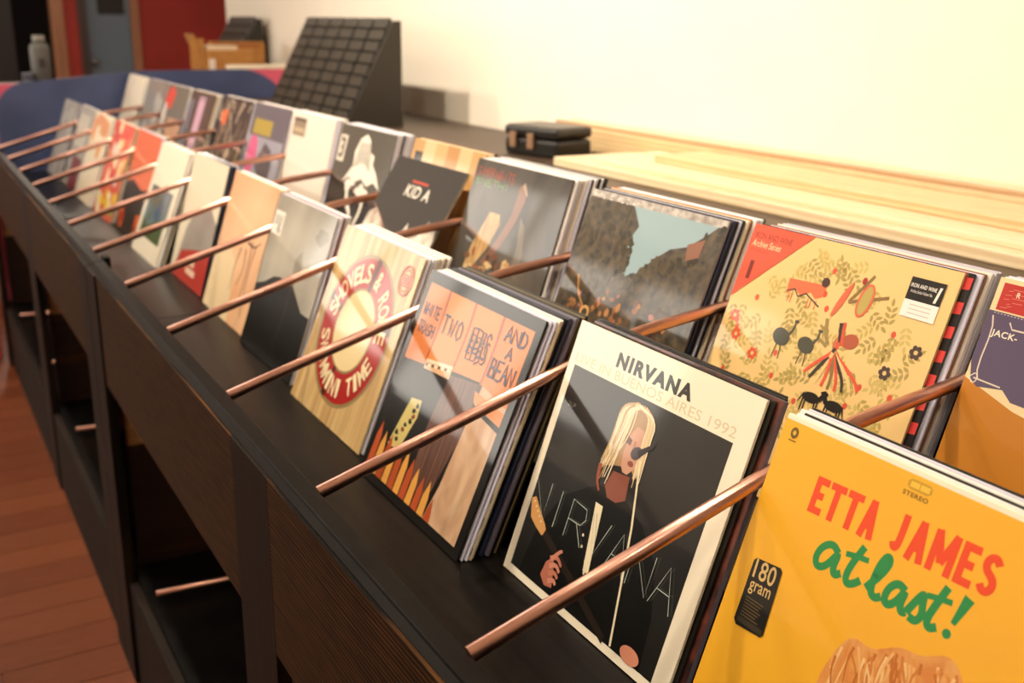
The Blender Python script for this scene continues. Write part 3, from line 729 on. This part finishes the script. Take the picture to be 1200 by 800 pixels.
def art_leafy(a, rn):
    a.rect(0, 0, 1, 1, P('#edc684'))
    R = random.Random(11)
    sp = [P('#c4ab62'), P('#b89f58'), P('#cdb36a'), P('#ac9654')]
    seen = []
    def clear(u, v): return not (u+(1-v) < .37) and not (u > .77 and v > .77)
    a.lay()
    for q in range(430):
        u, v = R.uniform(.02,.97), R.uniform(.30,.98)
        if not clear(u, v): continue
        if .25 < u < .70 and .50 < v < .88 and R.random() < .55: continue
        ang = R.uniform(0, 6.28); m = R.choice(sp)
        if not (.02 < u+.10*math.cos(ang) < .98 and .02 < v+.10*math.sin(ang) < .98 and .03 < u < .97 and .03 < v < .97): continue
        if any((u-c[0])**2+(v-c[1])**2 < .0017 for c in seen): continue
        seen.append((u, v))
        if not clear(u+.10*math.cos(ang)-.01, v+.10*math.sin(ang)+.01): continue
        for k in range(3):
            du, dv = math.cos(ang)*.022*k, math.sin(ang)*.022*k
            a.leaf(u+du, v+dv, .032, .015, ang+.9, m); a.leaf(u+du, v+dv, .032, .015, ang-.9, m)
        a.leaf(u+math.cos(ang)*.062, v+math.sin(ang)*.062, .034, .016, ang, m)
    a.lay()
    rdm = P('#d8573a')
    for q in range(26):
        u, v = R.uniform(.03,.97), R.uniform(.05,.95)
        if clear(u, v): a.ell(u, v, .011, .013, rdm, n=9)
    for u, v in ((.10,.55),(.22,.50),(.84,.60),(.06,.62),(.93,.70)):
        for k in range(6): a.ell(u+.017*math.cos(k*1.047), v+.017*math.sin(k*1.047), .010, .010, rdm if u < .5 else P('#4a3a34'), n=8)
        a.lay(); a.ell(u, v, .008, .008, P('#edc684'), n=8)
    # simple folk birds, a striped beast, feathers
    gy = P('#4a4a3e')
    for u, v, s in ((.335,.60,1.0),(.465,.60,.92)):
        a.lay(); a.ell(u, v, .045*s, .034*s, gy, rot=-.2); a.line([(u+.03*s,v+.01),(u+.05*s,v+.045*s),(u+.047*s,v+.072*s)], .013*s, gy, .008, 2); a.ell(u+.052*s, v+.073*s, .012*s, .007*s, gy)
        for k in (-.010, .012): a.line([(u+k,v-.03*s),(u+k*1.6,v-.085*s)], .005, P('#5a4a34'))
    a.lay(); a.poly([(.275,.825),(.465,.835),(.462,.79),(.43,.775),(.40,.795),(.36,.77),(.32,.79),(.285,.765)], P('#e8704a'))
    a.lay(); a.line([(.28,.775),(.32,.79),(.345,.765),(.38,.785),(.42,.768),(.46,.75)], .006, P('#4a3a34')); a.ell(.455, .845, .019, .019, P('#4a3028'))
    for k in (.30,.315,.40,.415,.44): a.line([(k,.77),(k,.735)], .004, P('#d8573a'))
    a.line([(.66,.915),(.585,.80)], .012, P('#8c6f42')); a.line([(.585,.80),(.75,.853)], .012, P('#8c6f42'))
    a.lay(); a.ell(.655, .82, .032, .065, P('#d86a4a'), rot=-.15); a.lay(); a.ell(.655, .82, .022, .055, P('#b8a45c'), rot=-.15)
    a.ell(.555, .80, .014, .075, P('#d86a4a'), rot=-.35); a.ell(.625,.888,.011,.014,P('#a33a2a'))
    fe = [P('#e0583c'), P('#3c342e'), P('#edc684'), P('#e0583c'), P('#8c6f42')]
    a.lay()
    for k in range(9):
        t = k/8
        a.line([(.605,.675),(.61-.03*t,.62),(.53+.20*t,.545-.02*math.sin(t*3.1)),(.50+.26*t,.505-.03*math.sin(t*3.1))], .016, fe[k % 5], .012, 2)
    a.lay(); a.ell(.655, .665, .038, .028, P('#b0583c'), rot=.3); a.line([(.59,.72),(.60,.68),(.61,.65)], .018, P('#3c342e'), .008, 1); a.line([(.605,.725),(.615,.68),(.625,.64)], .014, P('#e0583c'), .010, 1)
    a.line([(.52,.72),(.535,.67),(.56,.63)], .014, P('#9c8450')); a.line([(.50,.69),(.535,.67)], .009, P('#9c8450')); a.line([(.515,.64),(.56,.62)], .012, P('#9c8450'))
    bkk = P('#241c18')
    for u, s in ((.575, 1), (.685, -1)):
        a.lay(); a.ell(u, .425, .042, .020, bkk); a.poly([(u+s*.025,.425),(u+s*.055,.468),(u+s*.075,.458),(u+s*.045,.42)], bkk)
        for k in (-.035,-.022,.024,.036): a.line([(u+k,.42),(u+k*1.05,.365)], .007, bkk, .005)
        a.line([(u-s*.038,.435),(u-s*.056,.395)], .008, bkk, .004)
    # red corner with lettering
    a.lay(); a.poly([(0,.69),(.33,1),(0,1)], P('#e4573c'))
    dk = P('#7c241a')
    a.text('IRON AND WINE', .020, .944, .228, .969, dk, .0); a.text('Archive Series', .018, .910, .180, .937, P('#f6d9a8'), .0, .25); a.text('VOLUME NO.', .018, .888, .120, .899, P('#b23a28'))
    a.text('1', .044, .775, .066, .852, dk, .02)
    st = Art(a.p); st.n = a.n+1
    st.rect(.812, .868, .955, .948, P('#14110f')); st.rect(.812, .808, .955, .868, P('#efe9e2'), False)
    so = st.done('sticker'); a.n = st.n
    wt = P('#efe9e2')
    a.text('IRON AND WINE', .818, .913, .925, .927, wt, .02, parent=so); a.text('Archive Series Volume No.', .824, .894, .915, .905, wt, .0, parent=so); a.text('1', .925, .876, .945, .932, wt, .03, .2, parent=so)
    for q in range(3): a.rect(.84, .852-q*.015, .93, .8545-q*.015, P('#b9b0a8'), False)
def art_checks(a, rn):
    a.rect(0, 0, 1, 1, P('#1a1413')); a.lay()
    for q in range(12): a.poly([(.93+.0*q, q*.085), (1.0, q*.085+.01), (1.0, q*.085+.05), (.93, q*.085+.045)], P('#d8403a'))
    for q in range(12): a.poly([(q*.085, .955), (q*.085+.05, .955), (q*.085+.04, 1.0), (q*.085, 1.0)], P('#8a3a34') if q % 2 else P('#1a1413'))
def art_white_o(a, rn):
    a.rect(0, 0, 1, 1, P('#f0e4d6')); a.lay(); a.ell(.965, .90, .018, .03, P('#2a2422')); a.ell(.62, .975, .006, .006, P('#2a2422'))
    a.lay(); a.ell(.965, .90, .009, .016, P('#f0e4d6'))
slot('B', 0, -0.006, 0.484, 0.359, 'leafy cream', 'cream record sleeve covered in leaves and folk birds with a red corner', '#e2c98f', art_leafy,
     [(BK, .004, .008, art_checks), (LV, .003, .012), (BR, .004, .014), (WH, .006, .020, art_white_o), (GY, .007, .024), (GY, .004, .012)])

def art_trees(a, rn):
    a.rect(.0, .0, 1, .965, noise_mat('print_thicket', '#1c150f', '#5a4a32', (70, 70, 70), 5, .5, .9))
    a.rect(0, .965, 1, 1, noise_mat('print_crinkle', '#8f857c', '#c9c0b8', (80, 80, 80), 3, .35, .9), False)
    a.lay(); a.poly([(.36,.965),(.95,.965),(.90,.92),(.80,.85),(.70,.82),(.62,.76),(.54,.68),(.46,.60),(.43,.60),(.42,.70),(.40,.80),(.44,.88)], P('#93abb2'))
    R = random.Random(5); g = [P('#3a3222'), P('#2f291c'), P('#473c29'), P('#524630')]
    a.lay()
    for q in range(150):
        t = R.random()
        if R.random() < .5: u, v = (.40+.05*math.sin(t*5), .60+t*.36)
        else: u, v = (.45+t*.50, .60+t*.34+.04*math.sin(t*7)-.01)
        a.blob(u+R.uniform(-.05,.02) if u < .5 else u+R.uniform(-.02,.04), v+R.uniform(-.04,.012), R.uniform(.010,.026), R.uniform(.010,.026), R.choice(g), R, 7, .4, q % 30 == 0)
    a.lay()
    for q in range(60): a.blob(R.uniform(.02,.36), R.uniform(.45,.95), R.uniform(.010,.03), R.uniform(.010,.03), R.choice(g), R, 7, .4)
    for q in range(60): a.blob(R.uniform(.12,.85), R.uniform(.38,.56), R.uniform(.008,.022), R.uniform(.008,.022), P(R.choice(['#8c5a32', '#b07a48', '#6e4428', '#a8685a', '#4b3020'])), R, 7, .4, q % 20 == 0)
    a.poly([(.80,.86),(.90,.90),(.895,.82),(.82,.79)], P('#8a5a44'))
    a.lay(); a.line([(.12,.58),(.16,.50),(.24,.44)], .012, P('#c98f4c'), .006, 1); a.ring(.26, .42, .022, .036, P('#d0a060'), 14)
    for q in range(26): a.ell(R.uniform(.01,.40), .967+R.uniform(-.006,.02), .006, .003, P('#efe6da'), n=6)
slot('B', 1, 0.0049, 0.462, 0.369, 'tree-lined sky', 'record sleeve showing dark trees around a patch of pale blue sky', '#8f8880', art_trees,
     [(NV, .005, .004), (BK, .003, .004), (LV, .003, .006), (NV, .005, .004), (CR, .004, .006), (ORG, .006, .004), (WH, .003, .008), (LV, .004, .006), (WH, .004, .008), (NV, .003, .006)])

def art_smoke(a, rn):
    a.rect(0, 0, 1, 1, noise_mat('print_smoke', '#2c2925', '#595148', (7, 7, 5), 3, .5, .9, dist=.8))
    hand(a, 'SIHIR', .03, .905, .22, .955, .007, P('#a8452c'), random.Random(3), .2, .12)
    hand(a, 'HAITS', .25, .90, .45, .955, .007, P('#a8452c'), random.Random(4), .2, .12)
    hand(a, 'SNETHI', .03, .855, .42, .89, .006, P('#5c8a3c'), random.Random(6), .2, .12)
    R = random.Random(8)
    a.lay(); a.poly([(.29,.72),(.40,.72),(.43,.67),(.36,.52),(.26,.40),(.16,.38),(.18,.50)], noise_mat('print_straw', '#9a7444', '#c9a46c', (90, 90, 12), 3, .5, .9))
    a.lay(); a.poly([(.53,.91),(.60,.90),(.62,.84),(.58,.70),(.50,.56),(.38,.42),(.33,.44),(.44,.58),(.52,.74)], P('#7c5442'))
    a.line([(.56,.915),(.62,.86)], .03, P('#a8927a'), .01)
    for q in range(26): a.blob(.12+R.uniform(0,.5), .33+R.uniform(0,.16), R.uniform(.015,.05), R.uniform(.012,.035), P(R.choice(['#8a4e2c', '#b5895a', '#c9aa78', '#3a2a20', '#6e4630'])), R, 8, .4, q % 9 == 0)
    a.poly([(.62,.74),(.68,.70),(.74,.56),(.73,.42),(.66,.44),(.66,.58)], P('#756b60'))
slot('B', 2, -0.0096, 0.476, 0.316, 'dark grey smoky', 'dark grey record sleeve with red and green scrawl and straw-coloured shapes', '#6f675f', art_smoke,
     [(WH, .005, .004), (LV, .004, .004), (CR, .003, .006), (WH, .005, .004), (LV, .004, .006), (BK, .003, .004), (WH, .004, .006), (LV, .004, .004), (BK, .004, .006), (WH, .003, .006), (BK, .004, .006)])

def art_peaks(a, rn):
    a.rect(0, 0, 1, 1, P('#1d1a16'))
    a.text('KID A', .345, .755, .690, .835, P('#ddd5c8'), .018)
    a.rect(.375, .852, .60, .868, P('#b8402e'))
    a.lay(); a.poly([(0,0),(1,0),(1,.55),(.93,.66),(.88,.57),(.84,.66),(.78,.54),(.66,.50),(.60,.60),(.55,.50),(.40,.44),(.20,.56),(.08,.62),(0,.58)], noise_mat('print_snow', '#8a7b6c', '#e0d6c8', (22, 22, 22), 3, .5, .9))
slot('B', 3, 0.0125, 0.395, 0.56, 'black mountain', 'black record sleeve with white title lettering over snowy peaks', '#b7a184', art_peaks, [])
def art_bands(a, rn):
    c = ['#b98f5c', '#d6b288', '#c9a06c', '#b58450', '#d2ae80', '#c0945e']
    for q in range(6): a.rect(q/6, 0, (q+1)/6, 1, P(c[q]), q == 0)
    a.rect(.05, .80, .17, .92, P('#1a1714'))
slot('B', 3, -0.004, 0.512, 0.31, 'tan-banded', 'tan record sleeve with vertical wood bands behind the black mountain one', '#c9a878', art_bands, [(TN, .004), (CR, .004), (BK, .003), (BR, .004)])
def art_scribble(a, rn):
    a.rect(0, 0, 1, 1, P('#4a463c')); a.lay(); a.poly([(0,0),(1,0),(1,.50),(.55,.58),(.15,.58),(0,.62)], P('#161412'))
    wt = P('#e9dfd0'); R = random.Random(9)
    st = Art(a.p); st.n = a.n+1; st.rect(.03, .72, .17, .92, P('#cfc6b8')); so = st.done('sticker'); a.n = st.n
    a.text('3', .06, .745, .14, .90, P('#3a352e'), .02, parent=so)
    a.lay(); a.poly([(.38,.72),(.36,.82),(.42,.92),(.52,.96),(.60,.92),(.64,.84),(.72,.82),(.72,.76),(.82,.70),(.92,.60),(.80,.64),(.70,.60),(.58,.64),(.46,.60),(.34,.63),(.24,.58),(.32,.66)], wt)
    dk = P('#4a463c'); a.lay()
    for q in range(14):
        t = q/13; a.line([(.40+t*.28,.70+.05*math.sin(t*3.1)),(.41+t*.24,.80+.03*math.sin(t*3.1)),(.44+t*.18,.90)], .010, dk, .005, 1)
    for q in range(8): a.blob(R.uniform(.35,.80), R.uniform(.52,.60), .05, .03, wt, R)
    a.line([(.36,.60),(.40,.45),(.52,.38),(.50,.28),(.42,.26)], .05, wt, .03, 2); a.line([(.66,.58),(.70,.44),(.62,.30)], .05, wt, .03, 2)
    a.text('R', .44, .16, .54, .30, wt, .03); a.text('2', .56, .14, .66, .28, wt, .03)
slot('B', 4, -0.0065, 0.494, 0.29, 'white scribble', 'dark olive record sleeve with a white scribbled drawing and a boxed numeral', '#8f897c', art_scribble,
     [(LV, .006, .004), (WH, .004, .004), (NV, .002, .004), (LV, .006, .006), (WH, .005, .004), (LV, .005, .006)])
def art_offwhite(a, rn):
    a.rect(0, 0, 1, 1, P('#dfd3c6')); a.rect(0, 0, 1, .40, P('#cbbcae'))
    a.rect(.06, .80, .36, .95, P('#8a7a64')); a.rect(.06, .92, .36, .95, P('#5a4e40')); a.rect(.09, .83, .33, .87, P('#b3a184'), False)
slot('B', 5, -0.0125, 0.508, 0.25, 'plain off-white', 'off-white record sleeve with a small brown picture in its corner', '#e3d9d0', art_offwhite, [(LV, .006, .003), (WH, .005), (LV, .005, .004), (CR, .004)])
def art_patch(a, rn):
    a.rect(0, 0, 1, 1, P('#5a5660')); a.rect(.0, .0, 1, .70, P('#8f8f9c')); a.rect(.10, .72, .62, .86, P('#a08c3a'))
    a.lay(); a.blob(.18, .52, .16, .22, P('#c75a86'), rn); a.blob(.60, .48, .20, .20, P('#4f4a50'), rn); a.blob(.35, .20, .2, .12, P('#3f3f58'), rn)
slot('B', 6, -0.0117, 0.500, 0.293, 'yellow-patch', 'grey-violet record sleeve with a mustard block and pink shape', '#a09a94', art_patch, [(GY, .004), (CR, .004), (LV, .004), (WH, .005)])
def art_tangle(a, rn):
    a.rect(0, 0, 1, 1, P('#2a2622')); R = random.Random(21)
    a.lay()
    for q in range(60):
        u, v, t, l = R.uniform(.05,.95), R.uniform(.05,.90), R.uniform(.9,2.3), R.uniform(.10,.26)
        a.line([(u,v),(min(.98,max(.02,u+l*.5*math.cos(t)+.03)),v+l*.5*math.sin(t)),(min(.98,max(.02,u+l*math.cos(t))),min(.97,v+l*math.sin(t)))], .022, P(R.choice(['#c9b8a0', '#a89478', '#d8cbb4', '#8a7860'])), .010, 1)
        if q % 12 == 0: a.lay()
    a.lay(); a.blob(.20, .80, .10, .09, P('#d9683c'), R)
slot('B', 7, -0.003, 0.492, 0.324, 'bone-coloured tangle', 'dark record sleeve filled with tangled bone-coloured strokes and an orange spot', '#6a6056', art_tangle, [(GY, .004), (LV, .004), (CR, .004)])
def art_pink(a, rn):
    a.rect(0, 0, 1, 1, P('#4a3c34')); a.rect(.40, .0, .66, .95, P('#a58a9c')); a.rect(.0, .0, .22, .9, P('#6a6a78'), False); a.lay(); a.rect(.42, .45, .64, .9, P('#c8a0b8'))
slot('B', 8, -0.003, 0.471, 0.349, 'pink-striped', 'brown record sleeve with a pink and lilac vertical stripe', '#8f8378', art_pink, [(CR, .004), (GY, .004), (WH, .004)])
def art_spot(a, rn):
    a.rect(0, 0, 1, 1, P('#6e655c')); a.rect(.35, .0, .95, .62, P('#b98f70')); a.lay(); a.blob(.25, .82, .20, .13, P('#d4483a'), rn); a.blob(.10, .55, .14, .2, P('#cfc8c0'), rn)
slot('B', 9, 0.0, 0.475, 0.34, 'red-spotted', 'grey-brown record sleeve with a red spot and a tan block', '#8a8078', art_spot, [(WH, .005), (GY,)])
slot('B', 10, 0.002, 0.48, 0.33, 'grey-mottled', 'mottled grey record sleeve standing in the raised tier', '#9a938c', art_pale('#8a8580', '#b3aca4', 4), [(GY, .004), (LV,)])
slot('B', 11, 0.004, 0.47, 0.33, 'plain ivory', 'plain ivory record sleeve standing in the raised tier by the blue board', '#f2e6d2', art_pale('#f4e8d4', '#efe0cc', 5), [(WH, .006), (WH, .005)])

# ------------------------------------------------------------------ blue end board with pink border
bo = thing('end_board', 'pink board with a large rounded blue panel at the end of the bins', 'board', (-4.30, 0.0, 0.0))
bm = bmesh.new()
prof = [(-0.02, 0.0), (1.36, 0.0), (1.36, 1.226), (1.04, 1.226), (1.00, 1.21), (0.60, 1.206), (0.10, 1.176), (-0.02, 1.176)]
a_ = [bm.verts.new((-0.03, y, z)) for y, z in prof]; b_ = [bm.verts.new((0, y, z)) for y, z in prof]
bm.faces.new(a_); bm.faces.new(list(reversed(b_)))
for i in range(8): bm.faces.new((a_[i], b_[i], b_[(i+1) % 8], a_[(i+1) % 8]))
bmesh.ops.recalc_face_normals(bm, faces=list(bm.faces))
mesh_obj('backing_board', bm, mat('#e0607c', 0.5), bo)
bm = bmesh.new()
pts = [(-0.25, 0.3)]
pts = []
def corner(cy, cz, r, t0, t1, n=10):
    return [(cy+r*math.cos(math.radians(t0+(t1-t0)*k/n)), cz+r*math.sin(math.radians(t0+(t1-t0)*k/n))) for k in range(n+1)]
outer = corner(1.06, 0.985, 0.243, 0, 85) + [(0.62, 1.224)] + corner(0.17, 1.05, 0.135, 98, 180) + corner(0.17, 0.35, 0.135, 180, 270) + corner(1.16, 0.35, 0.14, 270, 360)
a_ = [bm.verts.new((0.0, y, z)) for y, z in outer]; b_ = [bm.verts.new((0.015, y, z)) for y, z in outer]
n = len(outer)
bm.faces.new(list(reversed(a_))); bm.faces.new(b_)
for i in range(n): bm.faces.new((a_[i], a_[(i+1) % n], b_[(i+1) % n], b_[i]))
bmesh.ops.recalc_face_normals(bm, faces=list(bm.faces))
mesh_obj('blue_panel', bm, noise_mat('blue_panel_paint', '#3f4a70', '#4a5680', (5, 5, 5), rough=0.45), bo)
box('cream_edging', -0.045, 0.004, 1.02, 1.38, 1.2265, 1.244, mat('#f3e6cf', 0.5), bo, 0.002)

# ------------------------------------------------------------------ back counter, planks, case, racks
ct = thing('back_counter', 'brown-topped counter behind the record bins along the cream wall', 'counter', (0, 0, 0))
CZ = Z0 + 0.14
box('worktop', -4.2, 1.3, 0.70, 1.44, CZ-0.03, CZ, M_CTR, ct, 0.003)
box('cabinet_body', -4.15, 1.25, 0.74, 1.43, 0.08, CZ-0.03, M_ESPV, ct)
box('plinth', -4.10, 1.2, 0.80, 1.42, 0.0, 0.08, M_BLACK, ct)
woods = [grain_mat('pine_%d' % i, a, b, 'x', 24, rough=0.55, distort=4) for i, (a, b) in enumerate((('#dfc59c', '#f0dfc0'), ('#d2b080', '#e6cca0'), ('#e8d4b0', '#f4e6cc'), ('#b8926a', '#cfae86')))]
PLK = [(-1.66, 1.115, 1.35, 0.0, 0.022, 0, 'lowest wide pine plank on the counter beside the black case'),
       (-1.52, 1.15, 1.35, 0.0222, 0.040, 2, 'pale pine plank, second of the stack on the counter'),
       (-1.35, 1.20, 1.35, 0.0402, 0.058, 1, 'honey pine plank, third of the stack on the counter'),
       (-1.95, 1.375, 1.392, 0.0, 0.062, 1, 'honey pine board on edge behind the black case'),
       (-2.10, 1.396, 1.413, 0.0, 0.070, 3, 'brown pine board on edge in the middle against the wall'),
       (-2.05, 1.417, 1.434, 0.0, 0.078, 2, 'pale pine board on edge nearest the cream wall')]
for (x0, y0, y1, z0, z1, k, lb) in PLK:
    o = box('wooden_plank', 0, 1.05-x0, y0-1.2, y1-1.2, CZ+z0, CZ+z1, woods[k], None, 0.002)
    o.location = (x0, 1.2, 0)
    tag(o, lb, 'plank', 'pine planks stored on the counter')
# black hard case
cs = thing('hard_case', 'small black hard case with tan latches on the counter', 'case', (-1.86, 1.215, CZ), 0.22)
M_CASE = mat('#14120f', 0.35)
box('case_body', -0.105, 0.105, -0.06, 0.075, 0.0, 0.048, M_CASE, cs, 0.010)
box('case_lid', -0.107, 0.107, -0.062, 0.077, 0.050, 0.082, mat('#1c1916', 0.3), cs, 0.012)
for x in (-0.065, 0.005): box('latch', x-0.012, x+0.012, -0.068, -0.060, 0.02, 0.062, mat('#8a6a50', 0.4), cs, 0.002)
box('case_handle', -0.03, 0.04, 0.076, 0.086, 0.03, 0.045, M_CASE, cs, 0.003)

def display_rack(loc, w, h, d, cols, rows, label):
    """free-standing wedge rack: upright back, sloping face with rows of pockets"""
    t = thing('display_rack', label, 'display rack', loc, 0, 'black display racks')
    top = 0.028
    pf = [(-d, 0), (0, 0), (0, h), (-top, h), (-d, 0.012)]
    prism_x('side_panel', pf, -0.010, 0.0, mat('#2a2620', 0.35), t); prism_x('side_panel', pf, -w, -w+0.010, M_RACK, t)
    inner = [(-d+0.018, 0.0), (-0.002, 0.0), (-0.002, h-0.006), (-top+0.004, h-0.006), (-d+0.018, 0.014)]
    prism_x('core', inner, -w+0.010, -0.010, M_RACK, t)
    sl = math.atan2(d-top, h); L = math.hypot(d-top, h)
    cw = (w-0.02)/cols; rh = L/rows
    bm = bmesh.new(); add_box(bm, 0.004, cw-0.018, -0.012, 0.0, 0.0, rh*0.84); bevel(bm, 0.002, 1)
    me = bpy.data.meshes.new('pocket'); bm.to_mesh(me); bm.free(); me.materials.append(M_RACK2)
    for c in range(cols):
        for r in range(rows):
            s = (r+0.08)*rh
            o = bpy.data.objects.new('pocket', me); COL.objects.link(o); o.parent = t
            o.location = (-w+0.010+c*cw, -d+0.014+s*math.sin(sl), 0.012+s*math.cos(sl)*0.985); o.rotation_euler = (-sl+0.10, 0, 0)
    return t
display_rack((-2.742, 1.18, CZ), 0.86, 0.349, 0.205, 6, 9, 'large black sloping display rack with rows of pockets on the counter')

# ------------------------------------------------------------------ far table with boxes
tb = thing('side_table', 'dark side table behind the blue board holding cardboard boxes', 'table', (0, 0, 0))
TT = Z0 + 0.15
box('table_top', -5.65, -4.36, 0.02, 1.43, TT-0.03, TT, mat('#2c221c', 0.5), tb, 0.003)
for x in (-5.60, -4.45):
    for y in (0.06, 1.35): box('leg', x, x+0.05, y, y+0.05, 0.0, TT-0.03, M_ESPV, tb)
cb = thing('cardboard_box', 'open brown cardboard box with one raised flap on the side table', 'box', (-4.62, 1.10, TT))
box('box_body', -0.18, 0.0, -0.10, 0.135, 0.0, 0.19, M_CARD, cb, 0.002)
fp = box('raised_flap', -0.18, 0.0, -0.003, 0.0, 0.0, 0.12, M_CARD, cb); fp.location = (0, -0.10, 0.155); fp.rotation_euler = (0.42, 0, 0)
box('side_flap', -0.005, 0.0, -0.17, -0.102, 0.06, 0.245, M_CARD, cb).rotation_euler = (0, 0, 0)
box('paper_label', 0.0, 0.001, -0.085, -0.055, 0.09, 0.15, mat('#efe6d8', 0.6), cb)
box('top_sheet', -0.17, -0.01, -0.09, 0.06, 0.1905, 0.21, mat('#e6d2b8', 0.6), cb, 0.002)
cb2 = thing('cardboard_box', 'flat closed cardboard box lying behind the open box', 'box', (-4.85, 1.10, TT))
box('box_body', -0.02, 0.04, -0.02, 0.25, 0.0, 0.225, M_CARD, cb2, 0.002)
box('tape', 0.0405, 0.0412, 0.0, 0.23, 0.195, 0.22, mat('#a8682c', 0.4), cb2)
display_rack((-5.02, 1.41, TT), 0.50, 0.337, 0.22, 5, 7, 'smaller black display rack on the side table beside cardboard boxes')
gb = thing('plastic_bottle', 'grey plastic bottle standing on the side table', 'bottle', (-4.62, 0.268, TT))
lathe('bottle_body', [(0.036, 0.0), (0.042, 0.006), (0.042, 0.20), (0.036, 0.22), (0.02, 0.23)], mat('#62625f', 0.5), gb)
lathe('cap', [(0.024, 0.23), (0.026, 0.233), (0.026, 0.253), (0.02, 0.257)], mat('#8f8d88', 0.5), gb)
box('bottle_label', 0.0415, 0.043, -0.012, 0.012, 0.12, 0.16, mat('#3a3937', 0.6), gb)
sb = thing('small_carton', 'small blue-grey carton beside the grey bottle', 'carton', (-4.60, 0.205, TT))
box('carton_body', -0.03, 0.03, -0.02, 0.02, 0.0, 0.09, mat('#4a5260', 0.5), sb, 0.002)
box('carton_lid', -0.031, 0.031, -0.021, 0.021, 0.0902, 0.096, mat('#566072', 0.5), sb, 0.001)
# red tub on the floor past the end of the bins
rb = thing('red_tub', 'red plastic tub standing on the floor past the bins', 'tub', (-4.35, -0.112, 0.0))
M_TUB = mat('#c4321c', 0.4)
box('tub_body', -0.10, 0.06, -0.19, 0.05, 0.0, 0.30, M_TUB, rb, 0.012)
box('tub_rim', -0.11, 0.07, -0.20, 0.06, 0.30, 0.325, M_TUB, rb, 0.006)
